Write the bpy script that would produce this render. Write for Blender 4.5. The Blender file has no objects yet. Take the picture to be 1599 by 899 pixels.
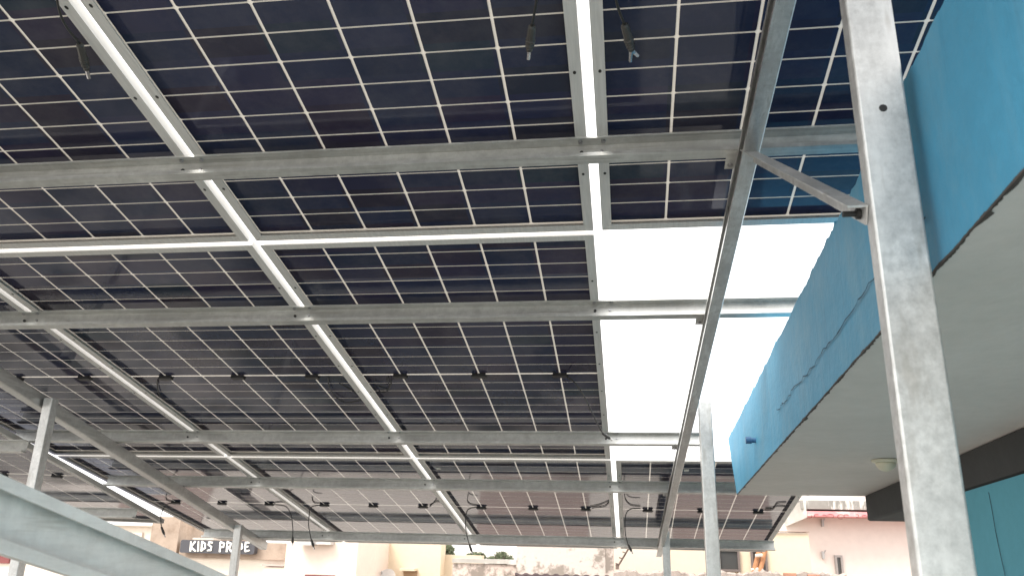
import bpy, math, random
from mathutils import Vector, Matrix
random.seed(7)
S = bpy.context.scene
COL = S.collection
R = math.radians

# ------------------------------------------------------------------ camera, sky, sun, exposure
CAM = Vector((0.0, 0.0, 1.9))
CR = ((0.990, -0.0217, -0.1373), (0.1370, 0.3122, 0.9401), (0.0226, -0.9497, 0.3124))   # rows: world axes in camera x-right, y-down, z-forward
F, CX, CY = 1245.8, 799.5, 449.5
cd = bpy.data.cameras.new('camera'); co = bpy.data.objects.new('camera', cd); COL.objects.link(co)
mr = Matrix(CR).col
cx_, cy_, cz_ = Vector(mr[0]).normalized(), None, Vector(mr[2]).normalized()
cx_ = (cx_ - cz_ * cx_.dot(cz_)).normalized(); cy_ = cz_.cross(cx_)
M = Matrix((cx_, -cy_, -cz_)).transposed().to_4x4(); M.translation = CAM
co.matrix_world = M
cd.sensor_width = 36; cd.lens = F / 1599 * 36; cd.clip_start = 0.02; cd.clip_end = 12000
cd.dof.use_dof = True; cd.dof.focus_distance = 2.8; cd.dof.aperture_fstop = 9
S.camera = co

SUN_EL, SUN_AZ = 52, 215          # azimuth clockwise from +Y
w = bpy.data.worlds.new('World'); S.world = w; w.use_nodes = True
nt = w.node_tree; bgn = nt.nodes['Background']
sky = nt.nodes.new('ShaderNodeTexSky'); sky.sky_type = 'NISHITA'; sky.sun_disc = False
sky.sun_elevation = R(SUN_EL); sky.sun_rotation = R(SUN_AZ); sky.air_density = 1.0; sky.dust_density = 2.0; sky.ozone_density = 1.0
hs = nt.nodes.new('ShaderNodeHueSaturation'); hs.inputs['Saturation'].default_value = 0.12
nt.links.new(sky.outputs[0], hs.inputs['Color']); 
veil = nt.nodes.new('ShaderNodeMix'); veil.data_type = 'RGBA'; veil.inputs[0].default_value = 0.55      # closed cloud layer
veil.inputs[7].default_value = (9.35, 9.05, 8.65, 1)
nt.links.new(hs.outputs[0], veil.inputs[6]); nt.links.new(veil.outputs[2], bgn.inputs[0])
bgn.inputs[1].default_value = 0.15
sl = bpy.data.lights.new('sun', 'SUN'); so = bpy.data.objects.new('sun', sl); COL.objects.link(so)
sl.energy = 1.4; sl.angle = R(25); sl.color = (1.0, 0.95, 0.87)
az = R(SUN_AZ); el = R(SUN_EL)
sd = Vector((math.sin(az) * math.cos(el), math.cos(az) * math.cos(el), math.sin(el)))
so.rotation_euler = sd.to_track_quat('Z', 'Y').to_euler(); so.location = (0, 0, 30)
S.view_settings.view_transform = 'Standard'; S.view_settings.look = 'None'
S.view_settings.exposure = 1.32; S.view_settings.gamma = 1
S.cycles.use_denoising = True
S.cycles.max_bounces = 10; S.cycles.diffuse_bounces = 6; S.cycles.glossy_bounces = 6; S.cycles.transmission_bounces = 6
S.cycles.caustics_reflective = False; S.cycles.caustics_refractive = False

# ------------------------------------------------------------------ coordinates
def ray(px, py):
    v = Vector(((px - CX) / F, (py - CY) / F, 1))
    return cx_ * v.x + cy_ * v.y + cz_ * v.z
def at(px, py, Y):                          # the point at depth Y seen there
    r = ray(px, py); return CAM + r * (Y / r.y)
O = Vector((-0.0743, 2.3812, 2.8710))       # panel field: origin, across, down-slope, normal
U = Vector((1, 0, 0)); V = Vector((0, 0.97905, -0.20358)); W = Vector((0, 0.20358, 0.97905))
def pl(u, v, w_): return O + U * u + V * v + W * w_
def atw(px, py, w_):                        # point on the plane w = const of the panel field
    r = ray(px, py); k = (w_ - (CAM - O).dot(W)) / r.dot(W); return CAM + r * k
PW, PL_, GC, GR, FH = 1.134, 2.278, 0.028, 0.026, 0.030

# ------------------------------------------------------------------ material helpers
def mat(name, col, rough=0.6, metal=0.0, spec=0.5):
    m = bpy.data.materials.new(name); m.use_nodes = True
    b = m.node_tree.nodes['Principled BSDF']
    b.inputs['Base Color'].default_value = (*col, 1); b.inputs['Roughness'].default_value = rough
    b.inputs['Metallic'].default_value = metal; b.inputs['Specular IOR Level'].default_value = spec
    return m
def N(m, t, **kw):
    n = m.node_tree.nodes.new(t)
    for k, v in kw.items(): setattr(n, k, v)
    return n
def L(m, a, b): m.node_tree.links.new(a, b)
def coords(m, scale=(1, 1, 1)):
    tc = N(m, 'ShaderNodeTexCoord'); mp = N(m, 'ShaderNodeMapping'); mp.inputs['Scale'].default_value = scale
    L(m, tc.outputs['Object'], mp.inputs['Vector']); return mp.outputs[0]
def noise(m, vec, scale, detail=6, rough=0.6):
    n = N(m, 'ShaderNodeTexNoise'); n.inputs['Scale'].default_value = scale; n.inputs['Detail'].default_value = detail
    n.inputs['Roughness'].default_value = rough; L(m, vec, n.inputs['Vector']); return n.outputs['Fac']
def ramp(m, fac, stops, interp='LINEAR'):
    r = N(m, 'ShaderNodeValToRGB'); r.color_ramp.interpolation = interp
    while len(r.color_ramp.elements) < len(stops): r.color_ramp.elements.new(0.5)
    for e, (p, c) in zip(r.color_ramp.elements, stops):
        e.position = p; e.color = (c, c, c, 1) if isinstance(c, (int, float)) else (*c, 1)
    L(m, fac, r.inputs[0]); return r.outputs[0]
def mix(m, fac, a, b, mode='MIX'):
    n = N(m, 'ShaderNodeMix', data_type='RGBA', blend_type=mode)
    for s, v in ((0, fac), (6, a), (7, b)):
        if isinstance(v, (int, float)): n.inputs[s].default_value = v
        elif isinstance(v, tuple): n.inputs[s].default_value = (*v, 1)
        else: L(m, v, n.inputs[s])
    return n.outputs[2]
def P(m): return m.node_tree.nodes['Principled BSDF']
def bump(m, h, strength=0.2, dist=0.01):
    b = N(m, 'ShaderNodeBump'); b.inputs['Strength'].default_value = strength; b.inputs['Distance'].default_value = dist
    L(m, h, b.inputs['Height']); L(m, b.outputs[0], P(m).inputs['Normal'])

def galv(name, base=0.5, tint=(1, 1, 1), scale=22, contrast=0.3, streak=(3, 60, 60), metal=0.75, rough=(0.28, 0.5)):
    m = mat(name, (base,) * 3, 0.4, metal)
    c = coords(m); n1 = noise(m, c, scale, 8, 0.72); n2 = noise(m, c, 5, 5); n3 = noise(m, coords(m, streak), 1.0, 6, 0.65); n4 = noise(m, coords(m, tuple(x * 2.3 for x in streak)), 1.0, 3)
    def sh(k): return tuple(min(1, base * k) * t for t in tint)
    a = ramp(m, n1, [(0.34, sh(1 - contrast)), (0.66, sh(1 + contrast))])
    a = mix(m, ramp(m, n2, [(0.38, 0.0), (0.68, 0.6)]), a, sh(0.68))                      # weathered grey patches
    a = mix(m, ramp(m, n3, [(0.50, 0.0), (0.66, 0.55)]), a, sh(1.3))                       # bright runs of zinc
    a = mix(m, ramp(m, n4, [(0.58, 0.0), (0.72, 0.45)]), a, tuple(x * y for x, y in zip(sh(0.5), (1.05, 0.97, 0.86))))   # brownish drips
    L(m, a, P(m).inputs['Base Color'])
    L(m, ramp(m, mix(m, 0.5, n3, n1), [(0.35, rough[0]), (0.65, rough[1])]), P(m).inputs['Roughness'])
    bump(m, n1, 0.03, 0.002); return m
GALV = galv('galvanised_steel', 0.60, (0.99, 1.0, 0.98), 40, 0.20, (60, 2.5, 60))
GALV_G = galv('galvanised_purlin', 0.58, (0.99, 1.0, 0.965), 26, 0.19, (1.6, 45, 45), 0.5, (0.28, 0.46))
RAILM = galv('galvanised_rail', 0.82, (1, 0.965, 0.93), 30, 0.12, (25, 2, 25), 0.25, (0.35, 0.55))  # warm tint in the zinc offsets blue light from the canopy
GALV_L = galv('galvanised_post', 0.60, (0.99, 1.0, 0.99), 55, 0.22, (13, 13, 3.2), 0.55, (0.34, 0.55))
GALV_S = galv('galvanised_small_post', 0.55, (0.99, 1.0, 0.99), 45, 0.2, (16, 16, 3.0))

ALU = mat('anodised_aluminium', (0.62, 0.61, 0.60), 0.45, 0.12)
_c = coords(ALU, (40, 3, 40)); L(ALU, ramp(ALU, noise(ALU, _c, 3, 4), [(0.3, (0.60, 0.585, 0.565)), (0.7, (0.72, 0.705, 0.68))]), P(ALU).inputs['Base Color'])

# solar cells: dark blue silicon behind glass
CELL = mat('solar_cell', (0.012, 0.014, 0.03), 0.055, 0.0, 0.5)
tc = N(CELL, 'ShaderNodeTexCoord'); mp = N(CELL, 'ShaderNodeMapping')
mp.inputs['Scale'].default_value = (1 / 0.1842, 1 / 0.0931, 0); mp.inputs['Location'].default_value = (40, 40, 0)
L(CELL, tc.outputs['Object'], mp.inputs[0])
fl = N(CELL, 'ShaderNodeVectorMath', operation='FLOOR'); L(CELL, mp.outputs[0], fl.inputs[0])
oi = N(CELL, 'ShaderNodeObjectInfo'); ad = N(CELL, 'ShaderNodeVectorMath', operation='ADD')
mu = N(CELL, 'ShaderNodeMath', operation='MULTIPLY'); mu.inputs[1].default_value = 53.7; L(CELL, oi.outputs['Random'], mu.inputs[0])
L(CELL, fl.outputs[0], ad.inputs[0]); L(CELL, mu.outputs[0], ad.inputs[1])
wn = N(CELL, 'ShaderNodeTexWhiteNoise'); L(CELL, ad.outputs[0], wn.inputs['Vector'])
cc = ramp(CELL, wn.outputs['Value'], [(0.0, (0.024, 0.033, 0.068)), (0.4, (0.030, 0.038, 0.080)), (0.7, (0.038, 0.034, 0.072)), (0.9, (0.036, 0.029, 0.050)), (1.0, (0.022, 0.042, 0.068))])
P(CELL).inputs['Specular Tint'].default_value = (0.86, 0.88, 1.0, 1)
fv = N(CELL, 'ShaderNodeMath', operation='FRACT'); sx = N(CELL, 'ShaderNodeSeparateXYZ'); L(CELL, mp.outputs[0], sx.inputs[0])
mm = N(CELL, 'ShaderNodeMath', operation='MULTIPLY'); mm.inputs[1].default_value = 10; L(CELL, sx.outputs[0], mm.inputs[0]); L(CELL, mm.outputs[0], fv.inputs[0])
bus = ramp(CELL, fv.outputs[0], [(0.0, 0.22), (0.03, 0.0)], 'LINEAR')
cc = mix(CELL, bus, cc, (0.06, 0.06, 0.07)); 
_du = noise(CELL, coords(CELL, (1, 1, 1)), 3.2, 8, 0.7); _ob = N(CELL, 'ShaderNodeObjectInfo')
cc = mix(CELL, ramp(CELL, _du, [(0.45, 0.0), (0.72, 0.16)]), cc, (0.26, 0.24, 0.22)); L(CELL, cc, P(CELL).inputs['Base Color'])
L(CELL, ramp(CELL, noise(CELL, coords(CELL), 2.5, 3), [(0.3, 0.03), (0.7, 0.13)]), P(CELL).inputs['Roughness'])

# white glass grid between the cells: passes some of the sky
GRID = bpy.data.materials.new('white_glass_grid'); GRID.use_nodes = True
b = P(GRID); b.inputs['Base Color'].default_value = (0.72, 0.69, 0.65, 1); b.inputs['Roughness'].default_value = 0.06
tr = N(GRID, 'ShaderNodeBsdfTranslucent'); tr.inputs[0].default_value = (0.17, 0.158, 0.142, 1)
ms = N(GRID, 'ShaderNodeAddShader'); out = GRID.node_tree.nodes['Material Output']
L(GRID, b.outputs[0], ms.inputs[0]); L(GRID, tr.outputs[0], ms.inputs[1]); L(GRID, ms.outputs[0], out.inputs[0])
b.inputs['Base Color'].default_value = (0.46, 0.43, 0.385, 1)

BLACK = mat('black_plastic', (0.014, 0.014, 0.015), 0.45)
CABLE = mat('black_cable', (0.018, 0.018, 0.018), 0.5)
CONN = mat('connector_plastic', (0.045, 0.043, 0.04), 0.4)
TIN = mat('tinned_metal', (0.6, 0.6, 0.62), 0.25, 1.0)
DARKHOLE = mat('bolt_dark_steel', (0.03, 0.03, 0.03), 0.5, 0.4)
BOLT = mat('bolt_zinc', (0.35, 0.35, 0.36), 0.35, 0.8)

def plaster(name, col, var=0.12, scale=1.2, dirt=None, dirt_lo=0.62, dirt_hi=0.75, rough=0.85, dscale=1.0, bumps=0.15):
    m = mat(name, col, rough, 0, 0.25); c = coords(m)
    n1 = noise(m, c, scale, 6); n2 = noise(m, c, scale * 14, 6)
    a = ramp(m, n1, [(0.3, tuple(x * (1 - var) for x in col)), (0.7, tuple(min(1, x * (1 + var)) for x in col))])
    a = mix(m, ramp(m, n2, [(0.4, 0.0), (0.75, 0.25)]), a, tuple(x * 0.75 for x in col))
    if dirt:
        d = noise(m, c, dscale, 9, 0.72)
        a = mix(m, ramp(m, d, [(dirt_lo, 0.0), (dirt_hi, 0.9)]), a, dirt)
    L(m, a, P(m).inputs['Base Color']); bump(m, n2, bumps, 0.01); return m
BLUE = plaster('blue_paint', (0.065, 0.285, 0.455), 0.10, 2.5, (0.13, 0.31, 0.43), 0.5, 0.75, 0.6, 3.0, 0.25)
_s = noise(BLUE, coords(BLUE, (7, 7, 0.7)), 1.0, 7, 0.7); _l = P(BLUE).inputs['Base Color'].links[0].from_socket
_l = mix(BLUE, ramp(BLUE, _s, [(0.5, 0.0), (0.7, 0.4)]), _l, (0.15, 0.33, 0.45))
_s2 = noise(BLUE, coords(BLUE, (16, 16, 1.2)), 1.0, 5, 0.7)
L(BLUE, mix(BLUE, ramp(BLUE, _s2, [(0.58, 0.0), (0.72, 0.4)]), _l, (0.035, 0.16, 0.27)), P(BLUE).inputs['Base Color'])
SOFFIT = plaster('whitewashed_soffit', (0.67, 0.63, 0.605), 0.05, 1.5, (0.55, 0.525, 0.49), 0.48, 0.8, 0.9, 1.2, 0.2)
EDGE = plaster('mildew_edge', (0.07, 0.06, 0.055), 0.3, 20, None)
DARKB = plaster('dark_grey_paint', (0.060, 0.063, 0.065), 0.15, 3)
TEAL = plaster('teal_paint', (0.115, 0.36, 0.46), 0.06, 2)
PEACH = plaster('peach_plaster', (0.72, 0.61, 0.53), 0.05, 0.8)
CREAM = plaster('cream_plaster', (0.73, 0.66, 0.58), 0.05, 0.8)
PARAPET = plaster('parapet_plaster', (0.74, 0.67, 0.615), 0.06, 0.8, (0.50, 0.45, 0.41), 0.55, 0.75, 0.9, 0.6)
PINKP = plaster('pale_pink_plaster', (0.68, 0.54, 0.50), 0.04, 0.8)
YELLOW = plaster('yellow_plaster', (0.64, 0.535, 0.40), 0.03, 0.8)
WHITEP = plaster('white_plaster', (0.62, 0.55, 0.48), 0.04, 0.8)
PINKWH = plaster('pinkish_white_plaster', (0.72, 0.635, 0.59), 0.05, 0.7, (0.52, 0.46, 0.42), 0.66, 0.8, 0.85, 1.6)
WEATH = plaster('peeling_plaster', (0.56, 0.47, 0.42), 0.08, 1.5, (0.20, 0.17, 0.145), 0.49, 0.57, 0.9, 2.6, 0.4)
WEATH2 = plaster('mossy_peeling_plaster', (0.56, 0.49, 0.445), 0.06, 1.5, (0.23, 0.20, 0.17), 0.50, 0.56, 0.9, 1.6, 0.4)
CONC = plaster('weathered_concrete', (0.40, 0.38, 0.35), 0.25, 3, (0.62, 0.60, 0.56), 0.55, 0.66, 0.9, 3.5, 0.4)
STONE = plaster('brown_stone_cladding', (0.36, 0.285, 0.23), 0.25, 2.2, (0.22, 0.16, 0.12), 0.5, 0.68, 0.85, 2.5, 0.5)
CONC2 = plaster('streaked_concrete', (0.27, 0.255, 0.235), 0.25, 3)
_d = noise(CONC2, coords(CONC2, (9, 1, 1.6)), 1.0, 6, 0.7); _l = P(CONC2).inputs['Base Color'].links[0].from_socket
L(CONC2, mix(CONC2, ramp(CONC2, _d, [(0.55, 0.0), (0.62, 0.9)]), _l, (0.62, 0.60, 0.56)), P(CONC2).inputs['Base Color'])
REDB = plaster('pink_red_paint', (0.70, 0.30, 0.31), 0.2, 3, (0.70, 0.56, 0.52), 0.55, 0.66, 0.8, 4.0)
BRICK = plaster('brick', (0.36, 0.19, 0.13), 0.2, 8)
BOUNCE = plaster('pale_bounce_floor', (0.60, 0.56, 0.50), 0.06, 1.0)
FLOOR = plaster('terrace_concrete', (0.20, 0.188, 0.175), 0.15, 0.9, (0.035, 0.04, 0.036), 0.45, 0.56, 0.9, 0.5)
STREET = plaster('street_ground', (0.44, 0.41, 0.37), 0.15, 0.02)
PANE = mat('dark_window_pane', (0.06, 0.058, 0.056), 0.15)
PANEL_LT = mat('sky_white_pane', (0.85, 0.85, 0.84), 0.3)  # reflected sky put into the pane as white colour
SIGN = mat('sign_board_black', (0.055, 0.055, 0.065), 0.5)
LETTER = mat('sign_letter_white', (0.86, 0.85, 0.80), 0.6)
WOOD = plaster('bamboo_wood', (0.36, 0.17, 0.085), 0.2, 10)
BROWNP = plaster('brown_painted_panel', (0.47, 0.37, 0.335), 0.1, 3)
MAROON = plaster('maroon_paint', (0.20, 0.07, 0.07), 0.1, 4)
GREYM = mat('grey_metal', (0.42, 0.42, 0.42), 0.5, 0.3)
DISHM = mat('dish_paint', (0.50, 0.48, 0.46), 0.5, 0.1)
LAMPW = mat('lamp_opal_plastic', (0.60, 0.58, 0.46), 0.35)
BLUEPIPE = mat('blue_pipe_paint', (0.02, 0.09, 0.2), 0.45)
LEAF = plaster('hazed_leaf', (0.10, 0.115, 0.07), 0.4, 0.6); BARK = mat('bark', (0.12, 0.09, 0.07), 0.9)  # leaf green paled and greyed to stand for haze

# ------------------------------------------------------------------ mesh builder
class MB:
    def __init__(s): s.v = []; s.f = []; s.m = []
    def add(s, vs, fs, mi=0):
        o = len(s.v); s.v += [Vector(x) for x in vs]
        for f in fs: s.f.append([o + i for i in f]); s.m.append(mi)
    def box(s, lo, hi, mi=0, M=None):
        x0, y0, z0 = lo; x1, y1, z1 = hi
        vs = [Vector(p) for p in ((x0, y0, z0), (x1, y0, z0), (x1, y1, z0), (x0, y1, z0), (x0, y0, z1), (x1, y0, z1), (x1, y1, z1), (x0, y1, z1))]
        if M: vs = [M(*p) if callable(M) else M @ p for p in vs]
        s.add(vs, [(0, 3, 2, 1), (4, 5, 6, 7), (0, 1, 5, 4), (1, 2, 6, 5), (2, 3, 7, 6), (3, 0, 4, 7)], mi)
    def prism(s, prof, a, b, ex, ey, mi=0, cap=True):      # prof: closed 2D outline in (ex, ey), swept from a to b
        a, b, ex, ey = Vector(a), Vector(b), Vector(ex), Vector(ey); n = len(prof)
        vs = [a + ex * p[0] + ey * p[1] for p in prof] + [b + ex * p[0] + ey * p[1] for p in prof]
        fs = [(i, (i + 1) % n, n + (i + 1) % n, n + i) for i in range(n)]
        if cap: fs += [tuple(range(n - 1, -1, -1)), tuple(range(n, 2 * n))]
        s.add(vs, fs, mi)
    def tube(s, pts, r, n=8, mi=0, cap=True):
        pts = [Vector(p) for p in pts]; rings = []; up = None
        rs = r if isinstance(r, (list, tuple)) else [r] * len(pts)
        for i, p in enumerate(pts):
            t = (pts[min(i + 1, len(pts) - 1)] - pts[max(i - 1, 0)]).normalized()
            if up is None: up = t.orthogonal().normalized()
            up = (up - t * up.dot(t)).normalized(); sd_ = t.cross(up)
            rings.append([p + (up * math.cos(2 * math.pi * k / n) + sd_ * math.sin(2 * math.pi * k / n)) * rs[i] for k in range(n)])
        vs = [q for rg in rings for q in rg]; fs = []
        for i in range(len(pts) - 1):
            for k in range(n): fs.append((i * n + k, i * n + (k + 1) % n, (i + 1) * n + (k + 1) % n, (i + 1) * n + k))
        if cap: fs += [tuple(range(n - 1, -1, -1)), tuple(range((len(pts) - 1) * n, len(pts) * n))]
        s.add(vs, fs, mi)
    def build(s, name, mats, parent=None, smooth=False, bevel=0):
        me = bpy.data.meshes.new(name); iv = parent['_m'].inverted() if parent else Matrix()
        me.from_pydata([iv @ p for p in s.v], [], s.f)
        for m in (mats if isinstance(mats, (list, tuple)) else [mats]): me.materials.append(m)
        me.polygons.foreach_set('material_index', s.m)
        if smooth: me.polygons.foreach_set('use_smooth', [True] * len(s.f))
        me.update()
        o = bpy.data.objects.new(name, me); COL.objects.link(o)
        if parent: o.parent = parent['o']
        if bevel:
            bm = o.modifiers.new('b', 'BEVEL'); bm.width = bevel; bm.segments = 2; bm.limit_method = 'ANGLE'
        return {'o': o, '_m': parent['_m'] if parent else Matrix()}
def tag(o, label, cat, group=None):
    o['label'] = label; o['category'] = cat
    if group: o['group'] = group
def thing(name, label, cat, loc=(0, 0, 0), M=None, group=None):
    e = bpy.data.objects.new(name, None); COL.objects.link(e); e.empty_display_size = 0.2
    M = M or Matrix.Translation(Vector(loc)); e.matrix_world = M
    tag(e, label, cat, group); return {'o': e, '_m': M.copy()}
def struct(o): o['o']['kind'] = 'structure'
def smooth_pts(pts, k=6):
    pts = [Vector(p) for p in pts]; q = []
    for i in range(len(pts) - 1):
        p0 = pts[max(i - 1, 0)]; p1 = pts[i]; p2 = pts[i + 1]; p3 = pts[min(i + 2, len(pts) - 1)]
        for j in range(k):
            t = j / k
            q.append(0.5 * ((2 * p1) + (p2 - p0) * t + (2 * p0 - 5 * p1 + 4 * p2 - p3) * t * t + (3 * p1 - p0 - 3 * p2 + p3) * t ** 3))
    return q + [pts[-1]]
def rrect(w_, h, r, n=3):
    o = []
    for cx0, cy0, a0 in ((w_ - r, h - r, 0), (r, h - r, 90), (r, r, 180), (w_ - r, r, 270)):
        for k in range(n + 1):
            a = R(a0 + 90 * k / n); o.append((cx0 + r * math.cos(a), cy0 + r * math.sin(a)))
    return o
def lipped_c(d, h, lip, t, r=0.003, tl=None):      # open towards -x; back (web) at x = d
    return [(0, 0), (d - r, 0), (d, r), (d, h - r), (d - r, h), (0, h), (0, h - (tl or lip)), (t, h - (tl or lip)), (t, h - t), (d - t, h - t), (d - t, t), (t, t), (t, lip), (0, lip)]

# ------------------------------------------------------------------ the setting
m = MB(); m.box((-11, -7, -0.12), (7, 9.3, 0)); struct(m.build('terrace_floor', FLOOR))
m = MB(); m.box((0.15, -6.9, 0.004), (6.9, 4.6, 0.05)); struct(m.build('soffit_bounce_floor', BOUNCE))  # unseen pale floor strip added to bounce light up to the soffit
m = MB(); m.add([(-4000, -500, -3.6), (4000, -500, -3.6), (4000, 6000, -3.6), (-4000, 6000, -3.6)], [(0, 1, 2, 3)]); struct(m.build('ground', STREET))
t = thing('parapet_wall', 'peach plastered roof edge wall running across below the far ends of the panels', 'wall', (-2, 9.4, 0))
m = MB(); m.box((-11, 9.303, -3.6), (7, 9.5, 1.32)); m.build('wall', PARAPET, t)
for xa, xb in ((-6.4, -5.2), (-1.75, -0.45), (0.5, 1.6)):
    m = MB(); m.box((xa, 9.29, 0.05), (xb, 9.302, 1.22)); m.build('painted_panel', BROWNP, t)
m = MB(); m.box((-11, 9.28, 1.323), (7, 9.53, 1.38)); m.build('coping', CREAM, t)

# ------------------------------------------------------------------ solar panels
def frame_mesh():
    m = MB(); a, c, fw, tk = PW, PL_, 0.030, 0.002
    def rail(p0, p1, q1, q0):               # flange quad, mitred
        m.add([(*p0, 0), (*p1, 0), (*q1, 0), (*q0, 0), (*p0, tk), (*p1, tk), (*q1, tk), (*q0, tk)],
              [(0, 3, 2, 1), (4, 5, 6, 7), (0, 1, 5, 4), (1, 2, 6, 5), (2, 3, 7, 6), (3, 0, 4, 7)])
    g = 0.0004
    rail((g, 0), (a - g, 0), (a - fw - g, fw), (fw + g, fw)); rail((a, g), (a, c - g), (a - fw, c - fw - g), (a - fw, fw + g))
    rail((a - g, c), (g, c), (fw + g, c - fw), (a - fw - g, c - fw)); rail((0, c - g), (0, g), (fw, fw + g), (fw, c - fw - g))
    m.box((0, 0, tk), (a, tk, FH)); m.box((0, c - tk, tk), (a, c, FH)); m.box((0, tk, tk), (tk, c - tk, FH)); m.box((a - tk, tk, tk), (a, c - tk, FH))
    # ledge under the glass and lip over it
    for z0, z1, lw in ((0.0205, 0.0225, 0.011), (FH - 0.0015, FH, 0.010)):
        m.box((tk, tk, z0), (a - tk, tk + lw, z1)); m.box((tk, c - tk - lw, z0), (a - tk, c - tk, z1))
        m.box((tk, tk + lw, z0), (tk + lw, c - tk - lw, z1)); m.box((a - tk - lw, tk + lw, z0), (a - tk, c - tk - lw, z1))
    # punched mounting holes in the flange
    for x in (0.017, a - 0.017):
        for y in (0.29, 0.44, 0.69, 0.99, c - 0.99, c - 0.69, c - 0.44, c - 0.29):
            m.add([(x + 0.0042 * math.cos(k * math.pi / 5), y + 0.006 * math.sin(k * math.pi / 5), -0.0004) for k in range(10)], [tuple(range(9, -1, -1))], 1)
    return m
def cell_mesh():
    m = MB(); mx, my, cg = 0.0145, 0.018, 0.010
    pw = (PW - 2 * mx) / 6; ph = (PL_ - 2 * my - cg) / 24; gx, gy, ch = 0.0076, 0.0047, 0.0032
    for i in range(6):
        for j in range(24):
            x0 = mx + i * pw + gx / 2; x1 = mx + (i + 1) * pw - gx / 2
            y0 = my + j * ph + (cg if j > 11 else 0) + gy / 2; y1 = y0 + ph - gy
            if j % 2 == 0: q = [(x0, y0 + ch), (x0 + ch, y0), (x1 - ch, y0), (x1, y0 + ch), (x1, y1), (x0, y1)]
            else: q = [(x0, y0), (x1, y0), (x1, y1 - ch), (x1 - ch, y1), (x0 + ch, y1), (x0, y1 - ch)]
            m.add([(*p, 0.0235) for p in q], [tuple(range(len(q) - 1, -1, -1))])
            m.add([(*p, 0.0285) for p in q], [tuple(range(len(q)))])
    return m
ME_F = ME_C = ME_G = ME_J = None
def jb_mesh():
    m = MB()
    m.box((-0.031, -0.013, 0.0085), (0.031, 0.013, 0.023)); m.box((-0.036, -0.005, 0.0105), (0.036, 0.005, 0.018))
    return m
protos = {}
def panel(u0, v0, w0, label, turn=0.0):      # u0, v0: the panel's low corner in the field
    Mx = Matrix((U * math.cos(turn) + V * math.sin(turn), V * math.cos(turn) - U * math.sin(turn), W)).transposed().to_4x4(); Mx.translation = pl(u0, v0, w0)
    t = thing('solar_panel', label, 'solar panel', M=Mx, group='solar panels carried by the steel frame')
    def child(key, name, fn, mats, off=None):
        if key not in protos:
            mb = fn(); o = mb.build(name, mats)['o']; protos[key] = o
        else:
            o = protos[key].copy(); COL.objects.link(o)
        o.name = name; o.parent = t['o']
        if off: o.location = off
        return o
    child('f', 'frame', frame_mesh, [ALU, DARKHOLE]); child('c', 'solar_cells', cell_mesh, CELL)
    def gm():
        q = MB(); q.add([(0.003, 0.003, 0.0245), (PW - 0.003, 0.003, 0.0245), (PW - 0.003, PL_ - 0.003, 0.0245), (0.003, PL_ - 0.003, 0.0245)], [(3, 2, 1, 0)]); return q
    child('g', 'glass_sheet', gm, GRID)
    for k in (1, 3, 5):
        child('j', 'junction_box', jb_mesh, BLACK, (0.0145 + k * (PW - 0.029) / 6, PL_ / 2 + 0.004, 0))
    return t
def colu(i): return GC / 2 if i == 0 else -GC / 2 - i * (PW + GC) + GC      # left edge of column i (0: right of the wide gap)
def rowv(k): return GR / 2 + (k - 1) * (PL_ + GR)
panels = {}
lab = {
 (0, 0): 'near overhead solar panel right of the wide bright gap, above the blue canopy edge',
 (0, 1): 'near overhead solar panel in the middle of the top, left of the wide bright gap',
 (0, 2): 'near overhead solar panel in the upper left corner with a black plug hanging below it',
 (1, 1): 'solar panel in the middle row whose right edge borders the open white sky',
 (1, 2): 'solar panel in the middle row, second to the left of the open sky',
 (1, 3): 'solar panel in the middle row above the left leaning rafter, third from the open sky',
 (2, 0): 'solar panel at the right end of the lowest row, beyond the blue canopy corner',
 (2, 1): 'solar panel in the lowest row immediately left of the narrow bright gap',
 (2, 2): 'solar panel of the lowest row, second to the left of the narrow bright gap',
 (2, 3): 'solar panel in the lowest row above the shop sign, crossed by the left rafter'}
for (k, i), s in lab.items():
    if i == 0: u = GC / 2
    else: u = -GC / 2 - PW - (i - 1) * (PW + GC)
    v = rowv(k)
    panels[(k, i)] = panel(u, v, 0.0, s)
LW_ = -0.10
TN = 0.07
def lt(du, dv): return -3.425 + du * math.cos(TN) - dv * math.sin(TN), 3.62 + du * math.sin(TN) + dv * math.cos(TN)
panels['l1'] = panel(*lt(-PW, -PL_), LW_, 'solar panel of the separate left table, ending at the left edge of the picture', TN)
panels['l0'] = panel(*lt(-PW, -2 * PL_ - GR), LW_, 'solar panel of the separate left table, upper one behind the left post', TN)

# ------------------------------------------------------------------ purlins (lipped channels under the panels)
PH, PD = 0.067, 0.037
def purlin(name, label, v0, ua, ub, w0=0.0, gaps=(), grp='purlins across under the panels'):
    Mx = Matrix((U, V, W)).transposed().to_4x4(); Mx.translation = pl(ua, v0, w0 - PH)
    t = thing(name, label, 'steel channel', M=Mx, group=grp)
    m = MB(); m.prism(lipped_c(PD, PH, 0.012, 0.0025, tl=0.006), pl(ua, v0, w0 - PH), pl(ub, v0, w0 - PH), V, W)
    m.build('channel', GALV_G, t)
    for g in gaps:
        for du, dw, rr, mt in ((-0.028, -0.029, 0.0055, DARKHOLE), (0.026, -0.027, 0.005, BOLT)):
            m = MB(); c0 = pl(g + du, v0 + PD - 0.0026, w0 + dw)
            m.tube([c0, c0 - V * 0.005], rr, 6); m.build('bolt', mt, t)
        for du in (-0.031, 0.031):
            m = MB(); c0 = pl(g + du, v0 + 0.018, w0 - 0.0025); m.tube([c0, c0 - W * 0.005], 0.0065, 6); m.build('bolt', BOLT, t)
    return t
G0, G1, G2, G3 = 0.0, -(PW + GC), -2 * (PW + GC), -3 * (PW + GC)
purlin('purlin', 'galvanised cross channel nearest overhead, running behind the large post at top', -0.4656, -3.45, 1.15, gaps=(G0, G1, G2))
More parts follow.
